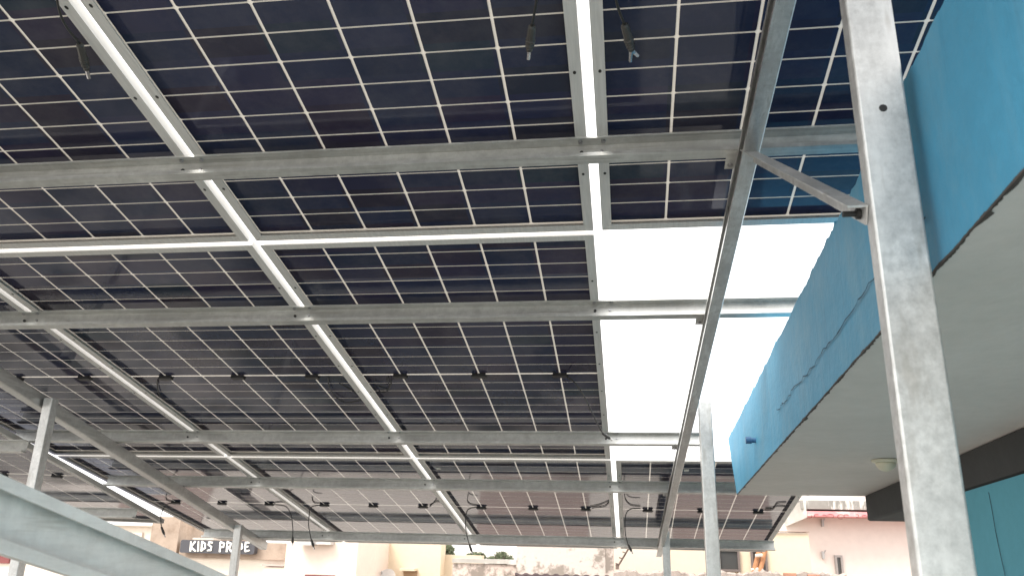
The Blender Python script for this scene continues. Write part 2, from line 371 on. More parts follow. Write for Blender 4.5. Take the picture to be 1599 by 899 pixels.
purlin('purlin', 'galvanised cross channel in mid picture whose right part stands against white sky', 0.4386, -3.45, 1.12, gaps=(G0, G1, G2))
purlin('purlin', 'galvanised cross channel ending on the right behind the free topped middle post', 1.836, -3.42, 0.50, gaps=(G0, G1, G2))
purlin('purlin', 'galvanised cross channel disappearing behind the lower corner of the blue canopy', 2.706, -3.375, 1.14, gaps=(G0, G1, G2))
purlin('purlin', 'lowest galvanised cross channel, just above the distant houses', 4.105, -3.365, 1.148, -0.020, gaps=(G0, G1, G2))
purlin('purlin', 'short piece of channel under the left table, upper one beside the left post', 1.72, -4.6, -3.22, LW_)
purlin('purlin', 'short piece of channel under the left table, lower one above the cream house', 3.17, -4.6, -3.40, LW_)

# ------------------------------------------------------------------ rafters
def member(t, name, prof, a, b, ex, ey, mt):
    m = MB(); m.prism(prof, a, b, ex, ey); return m.build(name, mt, t)
RH, RW = 0.060, 0.041
def box_c(w_, h, t_, r=0.004):                 # channel open to +x side, web at x=0; top and bottom flanges
    return [(0, r), (r, 0), (w_ - r, 0), (w_, r), (w_, 0.012), (w_ - t_, 0.012), (w_ - t_, t_), (t_, t_), (t_, h - t_), (w_ - t_, h - t_), (w_ - t_, h - 0.012), (w_, h - 0.012), (w_, h - r), (w_ - r, h), (r, h), (0, h - r)]
a = pl(0.368 + 0.0195 * 2.9, -2.9, -PH - 0.002 - RH); bb = pl(0.368 - 0.0195 * 4.24, 4.24, -PH - 0.002 - RH)
t = thing('rafter', 'right galvanised rafter sloping down beside the big post to the houses', 'steel channel', tuple(a), group='rafters under the purlins')
member(t, 'channel', lipped_c(RW, RH, 0.011, 0.0025), a, bb, U, W, GALV)
for v0 in (-0.4656, 0.4386, 1.836, 2.706, 4.065):
    uu = 0.368 - 0.0195 * v0
    m = MB(); dz_ = -0.020 if v0 > 4 else 0; v1 = v0 + (0.040 if v0 > 4 else 0); m.box((uu - 0.026, v1 + 0.006, dz_ - PH - 0.0018), (uu + RW + 0.009, v1 + 0.078, dz_ - PH - 0.0002), 0, pl); m.build('cleat_plate', GALV_G, t)
    if v0 < 4:
        m = MB(); c0 = pl(uu - 0.013, v0 + 0.058, -PH - 0.0018); m.tube([c0, c0 - W * 0.006], 0.0065, 6); m.build('bolt', BOLT, t)
for v0 in (-0.25, 0.62, 2.2, 3.4):
    uu = 0.368 - 0.0195 * v0
    m = MB(); c0 = pl(uu - 0.0003, v0, -PH - 0.032); m.tube([c0, c0 - U * 0.001], 0.006, 8); m.build('bolt_hole', DARKHOLE, t)
ul = lambda v: -2.665 - 0.0513 * v
LH, LWD = 0.062, 0.050
a = pl(ul(-2.5) - LWD, -2.5, -PH - 0.002 - LH); bb = pl(ul(4.33) - LWD, 4.33, -PH - 0.002 - LH)
t = thing('rafter', 'left galvanised rafter slanting down across the panels to the shop sign', 'steel channel', tuple(a), group='rafters under the purlins')
member(t, 'channel', rrect(LWD, LH, 0.004), a, bb, U, W, GALV)

# near sloping channel at the lower left
t = thing('sloping_rail', 'blurred near galvanised channel sloping across the lower left corner', 'steel channel', (-0.72, -1, 0))
u1 = 0.0744 - 0.76; wt, wb = -1.435 + 0.262, -1.435 + 0.176
a = pl(u1, -2.6, wb); bb = pl(u1 - 0.03, 0.35, wb)
prof = [(-x, y) for x, y in lipped_c(0.018, 0.086, 0.016, 0.003, 0.005)][::-1]
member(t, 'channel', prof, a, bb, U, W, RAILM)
for v0 in (-1.9, 0.2):
    p = pl(u1 - 0.04, v0, wb); m = MB(); m.box((p.x, p.y - 0.02, 0), (p.x + 0.04, p.y + 0.02, p.z)); m.build('leg', GALV, t)

# ------------------------------------------------------------------ posts
def post(label, x, y, w_, d, z, mt, hole=None, r=0.004):
    t = thing('post', label, 'steel post', (x + w_ / 2, y + d / 2, 0), group='posts of the steel frame')
    m = MB(); m.prism(rrect(w_, d, r), (x, y, 0.004), (x, y, z), (1, 0, 0), (0, 1, 0)); m.build('tube', mt, t)
    m = MB(); m.box((x - 0.05, y - 0.05, 0), (x + w_ + 0.05, y + d + 0.05, 0.004)); m.build('base_plate', GALV, t)
    if hole:
        m = MB(); c0 = Vector((x + hole[0], y - 0.0006, hole[1])); m.tube([c0, c0 + Vector((0, 0.0005, 0))], 0.0062, 12); m.build('bolt_hole', DARKHOLE, t)
    return t
hp = at(1379, 169, 1.13)
post('thick galvanised post nearest the camera on the right with one round bolt hole', 0.363, 1.13, 0.070, 0.033, 3.02, GALV_L, (hp.x - 0.363, hp.z))
post('galvanised post with a free square top in front of the white sky', 0.324, 3.63, 0.058, 0.045, at(1100, 627, 3.63).z, GALV_S)
post('thin far galvanised post under the lower end of the right rafter', 0.246, 6.17, 0.054, 0.045, at(1038, 829, 6.17).z, GALV_S)
post('galvanised post at the left edge carrying the upper part of the left rafter', -2.790, 3.49, 0.047, 0.050, at(75, 621, 3.49).z, GALV_L)
post('far galvanised post in front of the shop sign under the left rafter', -2.925, 5.90, 0.055, 0.045, at(375, 819, 5.90).z, GALV_S)

# knee brace with its bolt
pa = Vector((0.3615, 1.150, at(1357, 322, 1.16).z)); pb = pl(0.410, -0.50, -PH - 0.002 - 0.030)
t = thing('knee_brace', 'short galvanised angle brace bolted between the big post and the right rafter', 'steel brace', tuple(pa))
dr = (pb - pa).normalized(); side = Vector((-1, 0, 0)); side = (side - dr * side.dot(dr)).normalized(); upv = side.cross(dr)
if upv.z < 0: upv = -upv
member(t, 'angle', [(0, 0), (0.030, 0), (0.030, -0.003), (0.003, -0.003), (0.003, -0.030), (0, -0.030)], pa - dr * 0.012, pb + dr * 0.02, side, upv, GALV_L)
m = MB(); c0 = pa + side * 0.003 - upv * 0.017 + dr * 0.012
m.tube([c0, c0 + side * 0.007], 0.0085, 6); m.tube([c0 + side * 0.007, c0 + side * 0.026], 0.0045, 10); m.build('bolt', DARKHOLE, t)
m = MB(); c0 = pb + side * 0.003 - upv * 0.015; m.tube([c0, c0 + side * 0.010], 0.007, 6); m.build('bolt', DARKHOLE, t)

# ------------------------------------------------------------------ house with the blue canopy
D = Vector((0.03, 0.999, -0.036)) / 0.999          # canopy runs towards the back, sinking slightly
def cz(y): return 2.1915 - 0.036 * (y - 4.224)       # underside height
def cxf(y): return 0.5438 + 0.030 * (y - 4.224)       # face
H = thing('house', 'house with a blue painted canopy edge, white soffit and teal wall on the right', 'house', (2.2, 2, 0))
tops = [(-2.0, 2.72), (1.00, 2.642), (1.512, 2.613), (2.130, 2.595), (3.17, 2.556), (4.525, 2.515)]
def ctop(y):
    for (a0, z0), (a1, z1) in zip(tops, tops[1:]):
        if a0 <= y <= a1: return z0 + (z1 - z0) * (y - a0) / (a1 - a0)
    return tops[-1][1]
m = MB(); n = 420; vs = []; QS = (0, 0.01, 0.25, 0.5, 0.75, 0.93, 0.975, 1.0); rows = len(QS); bump_ = 0
for i in range(n + 1):
    s = i / n; bump_ = bump_ * 0.72 + random.gauss(0, 0.0032) + (random.random() < 0.05) * random.uniform(-0.007, 0.004)
    for j, q in enumerate(QS):
        yb = -0.9 + 5.124 * s; yt = -0.9 + 5.425 * s; y = yb + (yt - yb) * q
        z = cz(yb) + (ctop(yt) - cz(yb)) * q; x = cxf(y)
        if j == rows - 1: z += bump_; x += 0.004 + random.random() * 0.003
        if j == rows - 2: z += bump_ * 0.4
        if j == 0: x += 0.003
        vs.append((x, y, z))
fs = [(i * rows + j, i * rows + j + 1, (i + 1) * rows + j + 1, (i + 1) * rows + j) for i in range(n) for j in range(rows - 1)]
m.add(vs, fs)
# top and end faces
m.add([vs[i * rows + rows - 1] for i in range(n + 1)] + [(4.2, vs[i * rows + rows - 1][1], ctop(vs[i * rows][1]) - 0.02) for i in range(n + 1)], [(i, n + 1 + i, n + 2 + i, i + 1) for i in range(n)])
e = [vs[n * rows + j] for j in range(rows)]; m.add(e + [(4.2, 4.525, 2.495), (4.2, 4.224, cz(4.224))], [tuple(range(rows + 2))])
m.build('canopy_fascia', BLUE, H, smooth=False)
m = MB(); ns = 24
sv = [(cxf(-0.9 + 5.124 * i / ns) + (4.2 - cxf(-0.9 + 5.124 * i / ns)) * q, -0.9 + 5.124 * i / ns, cz(-0.9 + 5.124 * i / ns)) for i in range(ns + 1) for q in (0, 0.33, 0.66, 1)]
m.add(sv, [(i * 4 + j, (i + 1) * 4 + j, (i + 1) * 4 + j + 1, i * 4 + j + 1) for i in range(ns) for j in range(3)])
m.build('soffit', SOFFIT, H)
# dirty broken drip edge: irregular dark chips along the lower arris
m = MB(); n3 = 900; hh_, dd_ = 0.002, 0.004; vs = []
for i in range(n3 + 1):
    y = -0.88 + 5.10 * i / n3
    hh_ = max(0.0005, hh_ * 0.8 + 0.0005 + random.gauss(0, 0.0009)); dd_ = max(0.0015, dd_ * 0.8 + 0.0008 + random.gauss(0, 0.0016) + (random.random() < 0.02) * random.uniform(0.003, 0.008))
    x0 = cxf(y) - 0.0015; vs += [(x0, y, cz(y) + hh_ * 0.6), (x0, y, cz(y) - 0.002), (x0 + dd_ * 0.6 + 0.001, y, cz(y) - 0.002)]
m.add(vs, [(i * 3 + j, i * 3 + j + 1, (i + 1) * 3 + j + 1, (i + 1) * 3 + j) for i in range(n3) for j in range(2)])
m.build('drip_edge', EDGE, H)
# crack in the fascia
m = MB(); cp = [(1215, 640), (1222, 632), (1232, 622), (1240, 608), (1262, 585), (1290, 545), (1302, 531), (1330, 490), (1352, 455), (1375, 425), (1420, 375), (1455, 330)]
pts = []
for (x, y), (x2, y2) in zip(cp, cp[1:]):
    for k in range(5): pts.append((x + (x2 - x) * k / 5 + random.uniform(-2.2, 2.2), y + (y2 - y) * k / 5 + random.uniform(-2.2, 2.2)))
PF = Vector((0.5438, 4.224, 2.19)); NF = Vector((1, -0.03, 0)).normalized()
def fas(px, py):
    r = ray(px, py); k = (PF - CAM).dot(NF) / r.dot(NF); return CAM + r * k - NF * 0.004
q = [fas(*p) for p in pts]
for i in range(len(q) - 1):
    wdt = random.uniform(0.0008, 0.0022); m.add([q[i] + Vector((0, 0, wdt)), q[i + 1] + Vector((0, 0, wdt * 0.8)), q[i + 1] - Vector((0, 0, wdt)), q[i] - Vector((0, 0, wdt))], [(0, 1, 2, 3)])
m.build('crack', plaster('crack_dark', (0.025, 0.07, 0.11), 0.2, 20), H)
m = MB(); c0 = fas(1180, 687); m.tube([c0 + NF * 0.03, c0 - NF * 0.012, c0 - NF * 0.013, c0 - NF * 0.035], [0.010, 0.010, 0.014, 0.014], 12); m.build('drain_spout', BLUEPIPE, H)
# dark beam and teal wall
m = MB(); bx = lambda y: 1.1044 + 0.03 * (y - 2.869) ; n2 = 12
vs = []
for i in range(n2 + 1):
    y = -0.9 + 5.09 * i / n2
    for dx, dz in ((0, -0.003), (0, -0.112), (0.010, -0.118), (0.22, -0.118), (0.22, -0.003)): vs.append((bx(y) + dx, y, cz(y) + dz))
m.add(vs, [(i * 5 + j, i * 5 + (j + 1) % 5, (i + 1) * 5 + (j + 1) % 5, (i + 1) * 5 + j) for i in range(n2) for j in range(5)] + [(4, 3, 2, 1, 0), tuple(n2 * 5 + j for j in range(5))])
m.build('beam', DARKB, H)
m = MB(); vs = [(1.1106 + 0.03 * (-0.9 - 3.124), -0.9, 0.05), (1.1106, 3.124, 0.05), (4.2, 3.124, 0.05), (4.2, -0.9, 0.05)]
tz = [cz(-0.9) - 0.121, cz(3.124) - 0.121, cz(3.124) - 0.121, cz(-0.9) - 0.121]
m.add([Vector(v) for v in vs] + [Vector((v[0], v[1], z)) for v, z in zip(vs, tz)], [(0, 1, 2, 3), (7, 6, 5, 4), (0, 4, 5, 1), (1, 5, 6, 2), (2, 6, 7, 3), (3, 7, 4, 0)])
m.build('wall', TEAL, H)
def wallp(px, py):
    r = ray(px, py); A = Vector((1.1106, 3.124, 2)); k = (A - CAM).dot(NF) / r.dot(NF); return CAM + r * k - NF * 0.004
m = MB(); m.tube(smooth_pts([wallp(1546, 768), wallp(1552, 800), wallp(1559, 840), wallp(1570, 890), wallp(1585, 960)]), 0.0011, 6); m.build('wire', mat('wire_dark_teal', (0.04, 0.13, 0.17)), H)
# ceiling lamp
lp = Vector((0.905, 3.018, cz(3.018) - 0.001))
t = thing('ceiling_light', 'small round opal ceiling lamp under the white soffit', 'ceiling light', tuple(lp))
m = MB(); m.tube([lp, lp - Vector((0, 0, 0.006)), lp - Vector((0, 0, 0.010))], [0.046, 0.046, 0.040], 28); m.build('base_plate', LAMPW, t)
m = MB(); m.tube([lp - Vector((0, 0, 0.010 + 0.030 * math.sin(R(a_)))) for a_ in range(0, 91, 10)], [max(0.001, 0.0335 * math.cos(R(a_))) for a_ in range(0, 91, 10)], 28); m.build('lamp_bowl', LAMPW, t, smooth=True)

# ------------------------------------------------------------------ cables and plugs hanging from the panels
def plug(parent, a, b, r=0.0085, tip='pin'):
    a, b = Vector(a), Vector(b); d = (b - a)
    m = MB(); m.tube([a, a + d * 0.05, a + d * 0.4, a + d * 0.42, a + d * 0.47, a + d * 0.5, a + d * 0.55, a + d * 0.58, a + d * 0.63, a + d * 0.66, a + d * 0.74], [r * .6, r * .9, r, r * 1.15, r * 1.15, r * .85, r * 1.1, r * .85, r * 1.05, r * .8, r * .75], 10, 0)
    if tip == 'pin': m.tube([a + d * 0.74, a + d], r * 0.5, 8, 1)
    else:
        s = d.normalized().cross(Vector((0, 1, 0))).normalized()
        for k in (-1, 1): m.tube([a + d * 0.74, a + d * 0.85 + s * k * r * 0.5, a + d + s * k * r * 1.1], [r * .6, r * .45, r * .4], 8, 1)
    return m
def cable(parent, pts, r=0.003, end=None, tip='pin', rr=0.0085):
    p = smooth_pts(pts); m = MB(); m.tube(p, r, 8); c = m.build('cable', CABLE, parent, smooth=True)
    if end: plug(parent, pts[-1], end, rr, tip).build('connector', [CONN, TIN], {'o': c['o'], '_m': parent['_m']})
cable(panels[(0, 1)], [atw(862, -190, 0.01), atw(852, -90, -0.03), atw(838, 0, -0.05), atw(831, 40, -0.06)], 0.0030, atw(825, 92, -0.065), 'pin', 0.0100)
cable(panels[(0, 0)], [atw(935, -190, 0.01), atw(948, -90, -0.03), atw(962, 0, -0.05), atw(975, 38, -0.06)], 0.0030, atw(990, 92, -0.065), 'fork', 0.0100)
cable(panels[(0, 2)], [atw(70, -190, 0.01), atw(82, -60, -0.02), atw(95, 25, -0.02), atw(124, 68, -0.02)], 0.0030, atw(139, 122, -0.02), 'pin', 0.010)
cable(panels[(1, 1)], [atw(885, 588, 0.012), atw(898, 598, -0.03), atw(912, 618, -0.06), atw(930, 655, -0.10), atw(941, 676, -0.11)], 0.0030, atw(956, 687, -0.11), 'none' and 'pin', 0.0075)
def loop(p, pts, w0=0.012): cable(p, [atw(x, y, w0) for x, y in pts], 0.0026)
loop(panels[(1, 1)], [(606, 588), (611, 597), (607, 606), (596, 604), (585, 600)]); loop(panels[(1, 1)], [(604, 590), (608, 604), (602, 612), (592, 610)])
loop(panels[(1, 2)], [(513, 588), (514, 604), (525, 620), (540, 628), (566, 624)]); loop(panels[(1, 2)], [(530, 598), (545, 606), (560, 616), (568, 622)])
loop(panels[(1, 3)], [(246, 592), (246, 606), (250, 618), (258, 626)])
def hang(key, jb, down, Y, tipend):
    cable(panels[key], [at(x, y, Y) for x, y in [jb] + down], 0.0034, at(*tipend, Y - 0.01), 'pin', 0.0085)
hang((2, 1), (745, 791), [(734, 793), (729, 798), (727, 810), (728, 830), (733, 850)], 5.62, (738, 864))
hang((2, 0), (1000, 793), [(985, 794), (978, 801), (976, 815), (977, 835), (981, 850)], 5.60, (988, 864))
hang((2, 2), (500, 788), [(486, 791), (483, 803), (482, 820), (486, 842)], 5.63, (491, 857))
hang((2, 3), (428, 787), [(446, 790), (454, 802), (457, 822), (457, 838)], 5.63, (457, 851))
hang((2, 3), (281, 784), [(262, 786), (254, 796), (251, 808), (252, 822)], 5.65, (258, 838))
def f2(key, pts): loop(panels[key], pts, 0.0195)
f2((2, 1), [(745, 789), (735, 787), (730, 782), (731, 772)]); f2((2, 1), [(922, 790), (935, 788), (951, 782), (944, 790), (924, 793)])
f2((2, 0), [(1000, 790), (985, 788), (977, 780), (975, 770)]); f2((2, 0), [(1195, 793), (1208, 792), (1214, 785), (1228, 784)]); f2((2, 0), [(1194, 796), (1206, 795), (1212, 790), (1226, 790)])
f2((2, 2), [(500, 786), (490, 784), (487, 776)]); f2((2, 2), [(671, 789), (677, 785), (683, 776)]); f2((2, 2), [(671, 791), (680, 783), (692, 784)])
f2((2, 3), [(428, 785), (440, 783), (446, 785)]); f2((2, 3), [(281, 783), (264, 782), (259, 778), (260, 772)])

for key, px, py in (((2, 1), 684, 731), ((2, 0), 1072, 734)):
    c0 = atw(px, py, 0.0225); m = MB(); e1, e2 = U * 0.014, V * 0.02
    m.add([c0 - e1 - e2, c0 + e1 - e2, c0 + e1 + e2, c0 - e1 + e2], [(3, 2, 1, 0)]); m.build('sticker', LETTER, panels[key])

# ------------------------------------------------------------------ houses beyond the terrace
GZ = -3.6
def wallbox(t, name, mt, px0, px1, pyt, Y, depth=4.0, z0=GZ, bev=0):
    a = at(px0, pyt, Y); c = at(px1, pyt, Y); zt = (a.z + c.z) / 2
    m = MB(); m.box((a.x, Y, z0), (c.x, Y + depth, zt)); return m.build(name, mt, t, bevel=bev)
def slab(t, name, mt, px0, py0, px1, py1, Y, proud=0.03, depth=0.06, bev=0):     # a piece fixed on a front at depth Y
    a = at(px0, py0, Y); c = at(px1, py1, Y)
    m = MB(); m.box((a.x, Y - proud, c.z), (c.x, Y - proud + depth, a.z)); return m.build(name, mt, t, bevel=bev)
def window(t, px0, py0, px1, py1, Y, fm, pm=PANE, fr=0.05):
    a = at(px0, py0, Y); c = at(px1, py1, Y); m = MB()
    m.box((a.x, Y - 0.05, a.z - fr), (c.x, Y - 0.003, a.z)); m.box((a.x, Y - 0.05, c.z), (c.x, Y - 0.003, c.z + fr))
    m.box((a.x, Y - 0.05, c.z + fr), (a.x + fr, Y - 0.003, a.z - fr)); m.box((c.x - fr, Y - 0.05, c.z + fr), (c.x, Y - 0.003, a.z - fr))
    f = m.build('window', fm, t)
    m = MB(); m.box((a.x + fr, Y - 0.02, c.z + fr), (c.x - fr, Y - 0.004, a.z - fr)); m.build('pane', pm, f)

b1 = thing('cream_house', 'cream house under the left table with a window painted white like reflected sky', 'house', (-11, 15.5, GZ))
wallbox(b1, 'wall', CREAM, -60, 243, 818, 15.5); slab(b1, 'cornice', WHITEP, -60, 815, 243, 819, 15.5, 0.12, 0.16)
window(b1, 186, 830, 221, 853, 15.5, WHITEP, PANEL_LT)
slab(b1, 'ledge', MAROON, -20, 858, 16, 879, 15.5, 0.06, 0.1)

b2 = thing('shop_building', 'shop building faced with brown stone carrying the black sign', 'shop', (-8, 15.2, GZ))
wallbox(b2, 'pier', STONE, 240, 283, 806, 15.2); wallbox(b2, 'wall', CREAM, 283.5, 448, 846, 15.25)
slab(b2, 'cladding', STONE, 283.5, 843.5, 447, 874, 15.2, 0.03, 0.08); slab(b2, 'roof_edge', WHITEP, 305, 839, 337, 842.5, 15.2, 0.1, 0.3)
slab(b2, 'ledge', BROWNP, 414, 880, 448, 883.5, 15.2, 0.14, 0.2); slab(b2, 'bay', CREAM, 416, 884.3, 446, 930, 15.2, 0.1, 0.15)
sg = thing('shop_sign', 'black shop sign board with white letters on the brown stone front', 'sign', tuple(at(340, 852, 15.0)))
a = at(287, 842, 15.1); c = at(400, 865, 15.1); hh = a.z - c.z
m = MB(); m.prism(rrect(c.x - a.x, hh, 0.04), (a.x, 15.0, c.z), (a.x, 15.14, c.z), (1, 0, 0), (0, 0, 1)); m.build('board', SIGN, sg)
def letters(txt, px0, px1, py0, py1, Y, t):          # brush style capitals as thick tapered strokes
    G = {'K': [[(0, 0), (.12, 1)], [(.85, 1), (.1, .42), (.9, 0)]], 'I': [[(.4, 0), (.55, 1)]], 'D': [[(.1, 0), (.2, 1), (.75, .8), (.8, .35), (.1, .03)]],
         'S': [[(.85, .9), (.35, .97), (.2, .7), (.7, .45), (.65, .1), (.05, .05)]], 'P': [[(.1, 0), (.22, 1), (.85, .85), (.75, .5), (.2, .42)]],
         'R': [[(.1, 0), (.22, 1), (.85, .85), (.72, .52), (.2, .45)], [(.4, .45), (.9, 0)]], 'E': [[(.85, .95), (.3, .95), (.12, .5), (.65, .52)], [(.12, .5), (.2, .05), (.85, .12)]]}
    wd = {'I': .55, ' ': .62}; tot = sum(wd.get(ch, 1.0) + .16 for ch in txt); x = px0; un = (px1 - px0) / tot
    m = MB()
    for ch in txt:
        w1 = wd.get(ch, 1.0)
        m = MB()
        for st in G.get(ch, []):
            pts = [at(x + p[0] * un * w1, py1 + (py0 - py1) * p[1], Y) for p in st]
            for i, p in enumerate(pts): p.y = Y - 0.002 * i
            for i in range(len(pts) - 1):
                p, q_ = pts[i], pts[i + 1]; d = (q_ - p); d.y = 0; d.normalize(); nrm = Vector((-d.z, 0, d.x)); h0 = 0.017; h1 = 0.012
                p = p - d * .008; q_ = q_ + d * .008
                m.add([p + nrm * h0, p - nrm * h0, q_ - nrm * h1, q_ + nrm * h1] + [v + Vector((0, 0.012, 0)) for v in (p + nrm * h0, p - nrm * h0, q_ - nrm * h1, q_ + nrm * h1)], [(0, 1, 2, 3), (0, 4, 5, 1), (1, 5, 6, 2), (2, 6, 7, 3), (3, 7, 4, 0)])
        if m.v: m.build('letter', LETTER, t)
        x += un * (w1 + .16)
letters('KIDS', 297, 334, 845, 859.5, 14.985, sg); letters('PRIDE', 342, 392, 845.5, 860.5, 14.985, sg)

b3 = thing('peach_house', 'plain peach house right of the brown shop front', 'house', (-5, 14.5, GZ))
wallbox(b3, 'wall', PEACH, 449, 560, 838, 14.5); slab(b3, 'balcony_rail', GREYM, 472, 842, 497, 851, 14.5, 0.25, 0.2); slab(b3, 'awning', DISHM, 498, 843, 522, 850, 14.5, 0.2, 0.2)
slab(b3, 'lintel', MAROON, 478, 896, 523, 908, 14.5, 0.06, 0.1)
b4 = thing('yellow_house', 'pale yellow house with a satellite dish and a small niche', 'house', (-2.5, 16.5, GZ))
wallbox(b4, 'side_wall', PINKP, 560.5, 588, 838, 16.2, 4.3); wallbox(b4, 'wall', YELLOW, 588.3, 690, 838, 16.5, 0.4)
wallbox(b4, 'low_wall', YELLOW, 690.3, 752, 866, 16.9, 0.3); slab(b4, 'niche', plaster('niche_ochre', (0.40, 0.28, 0.18), .1, 2), 631, 891, 650, 925, 16.5, 0.02, 0.04); slab(b4, 'hood', YELLOW, 629, 886, 652, 890.5, 16.5, 0.25, 0.3)
m = MB(); m.tube([at(588, 912, 16.3), at(588, 885, 16.3), at(589.5, 876, 16.3)], 0.012, 6); m.build('pipe', GREYM, b4)
dc = at(604, 903, 16.0); dsh = thing('satellite_dish', 'grey satellite dish in front of the pale yellow house', 'satellite dish', tuple(dc))
nrm = Vector((-0.15, -0.85, 0.5)).normalized(); m = MB(); rad = 0.19
ringn = 28; ex = nrm.orthogonal().normalized(); ey = nrm.cross(ex); vs = [dc]
for k in range(1, 6):
    r_ = rad * k / 5
    for i in range(ringn): vs.append(dc + (ex * math.cos(2 * math.pi * i / ringn) + ey * math.sin(2 * math.pi * i / ringn)) * r_ + nrm * (r_ ** 2 * 1.1))
fs = [(0, 1 + i, 1 + (i + 1) % ringn) for i in range(ringn)] + [(1 + (k - 1) * ringn + i, 1 + k * ringn + i, 1 + k * ringn + (i + 1) % ringn, 1 + (k - 1) * ringn + (i + 1) % ringn) for k in range(1, 5) for i in range(ringn)]
m.add(vs, fs); m.build('reflector', DISHM, dsh, smooth=True)
m = MB(); m.tube([dc - nrm * 0.02, dc - nrm * 0.12, Vector((dc.x, 16.1, dc.z - 0.6)), Vector((dc.x, 16.1, dc.z - 1.6))], 0.02, 8); m.build('mast', GREYM, dsh)
m = MB(); m.tube([dc - ey * rad * 0.9 + nrm * .03, dc + nrm * 0.28], 0.008, 6); m.build('feed_arm', GREYM, dsh)

t = thing('low_wall', 'low peeling plaster wall with grey top below the strip of sky', 'wall', tuple(at(757, 880, 13.2)))
wallbox(t, 'wall', WEATH, 707, 806.5, 880, 13.2, 0.3); slab(t, 'coping', CONC, 707, 871, 806.5, 880.2, 13.197, 0.03, 0.36)
t = thing('mossy_wall', 'tall peeling wall with grey moss stains in the lower centre', 'wall', tuple(at(880, 880, 12.5)))
wallbox(t, 'wall', WEATH2, 807, 945, 838, 12.5, 0.3); wallbox(t, 'pier', WEATH, 945.4, 957, 838, 12.44, 0.4)
t = thing('rooftop_sheet', 'dark ribbed sheet edge at the bottom below the mossy wall', 'roof sheet', tuple(at(890, 899, 11)))
m = MB()
a = at(804, 895.5, 11); c = at(986, 895.5, 11); nx = 46
vs = [];
for i in range(nx + 1):
    x = a.x + (c.x - a.x) * i / nx; z = a.z + (0.018 if i % 4 < 2 else 0)
    vs += [(x, 11, z - 0.03), (x, 11, z), (x, 11.9, z - 0.25), (x, 11.9, z - 0.28)]
m.add(vs, [(i * 4 + j, i * 4 + (j + 1) % 4, (i + 1) * 4 + (j + 1) % 4, (i + 1) * 4 + j) for i in range(nx) for j in range(4)])
m.build('sheet', plaster('sheet_dark', (0.10, 0.075, 0.08), .2, 4), t)
t = thing('white_wall', 'blank cream white wall behind the iron bar', 'wall', tuple(at(1000, 880, 13.5)))
wallbox(t, 'wall', WHITEP, 957.5, 1046, 838, 13.5, 0.3)
t = thing('iron_bar', 'rusty notched iron bar leaning out before the cream white wall', 'iron bar', tuple(at(964, 884, 12.4)))
p0, p1 = at(964, 885, 12.4), at(982, 855, 12.2); m = MB(); m.tube([p0, p1], 0.013, 8)
for f_ in (.15, .45, .75):
    p = p0.lerp(p1, f_); m.tube([p, p + Vector((-0.05, 0, 0.015))], 0.009, 6)
m.box(p0 - Vector((.025, .025, .03)), p0 + Vector((.025, .025, .04))); m.build('bar', plaster('rusty_iron', (0.16, 0.12, 0.10), .2, 10), t)

b5 = thing('pale_yellow_house', 'pale yellow house with two dark windows and a ladder on the right', 'house', (3.5, 12.2, GZ))
wallbox(b5, 'wall', YELLOW, 1046.5, 1262, 830, 12.2, 0.4); slab(b5, 'roof_edge', plaster('edge_brown', (0.3, 0.2, 0.14), .1, 3), 1205, 828.6, 1263, 830.4, 12.2, 0.04, 0.3)
window(b5, 1120, 856, 1156, 892, 12.2, plaster('frame_dark', (0.16, 0.13, 0.12), .1, 3), PANE, 0.03); window(b5, 1171, 856, 1199, 893, 12.2, bpy.data.materials['frame_dark'], PANE, 0.03)
lad = thing('ladder', 'brown bamboo ladder leaning before the right dark window', 'ladder', tuple(at(1183, 899, 11.6)))
for x0, x1 in ((1174, 1188), (1183, 1197)):
    m = MB(); m.tube([at(x0, 905, 11.55), at(x0 + (x1 - x0) * .5, 878, 11.65), at(x1, 848, 11.75)], 0.033, 8); m.build('rail', WOOD, lad)
for y0, xx in ((889, 1180), (867, 1186.5)):
    m = MB(); m.tube([at(xx - 7, y0, 11.6), at(xx + 4, y0 - 1, 11.6)], 0.022, 6); m.build('rung', WHITEP, lad)
b6 = thing('pink_white_house', 'pinkish white house with a weathered slab and red patterned band at right', 'house', (5, 13, GZ))
wallbox(b6, 'wall', PINKWH, 1222, 1470, 752, 13.0); slab(b6, 'roof_slab', CONC2, 1241, 783, 1470, 800, 13.0, 0.45, 0.5); slab(b6, 'red_band', REDB, 1249, 799.8, 1470, 811, 13.0, 0.50, 0.5)
for i in range(14):
    ctr = at(1262 + i * 12.5 + random.uniform(-3, 3), 805.5, 12.495); ctr.z += random.uniform(-.012, .012); rr = random.uniform(.03, .055); k0 = random.randrange(12)
    m = MB(); m.tube([ctr + Vector((rr * math.cos(R(k * 26)), 0, rr * .6 * math.sin(R(k * 26)))) for k in range(k0, k0 + random.randint(6, 10))], 0.004, 5); m.build('scroll_pattern', MAROON, b6)
m = MB(); a = at(1222, 786, 13.0); c = at(1250, 816, 13.0); m.add([(a.x, 12.98, c.z - 0.06), (c.x, 12.5, c.z + 0.06), (c.x, 12.5, a.z), (a.x, 12.98, a.z), (a.x, 12.99, c.z - 0.06), (c.x, 12.99, c.z + 0.06), (c.x, 12.99, a.z), (a.x, 12.99, a.z)], [(0, 1, 2, 3), (0, 4, 5, 1), (3, 2, 6, 7)]); m.build('slab_bracket', CONC, b6)
window(b6, 1302, 866, 1319, 915, 13.0, plaster('frame_grey', (0.33, 0.3, 0.29), .1, 3), PANE, 0.03)
for px, py in ((1284, 816), (1285, 866)):
    p = at(px, py, 12.98); m = MB(); m.box((p.x - 0.015, 12.94, p.z - 0.05), (p.x + 0.015, 12.998, p.z + 0.05)); m.tube([p, p + Vector((0.03, -0.05, 0.07))], 0.008, 5); m.build('hook', GREYM, b6)

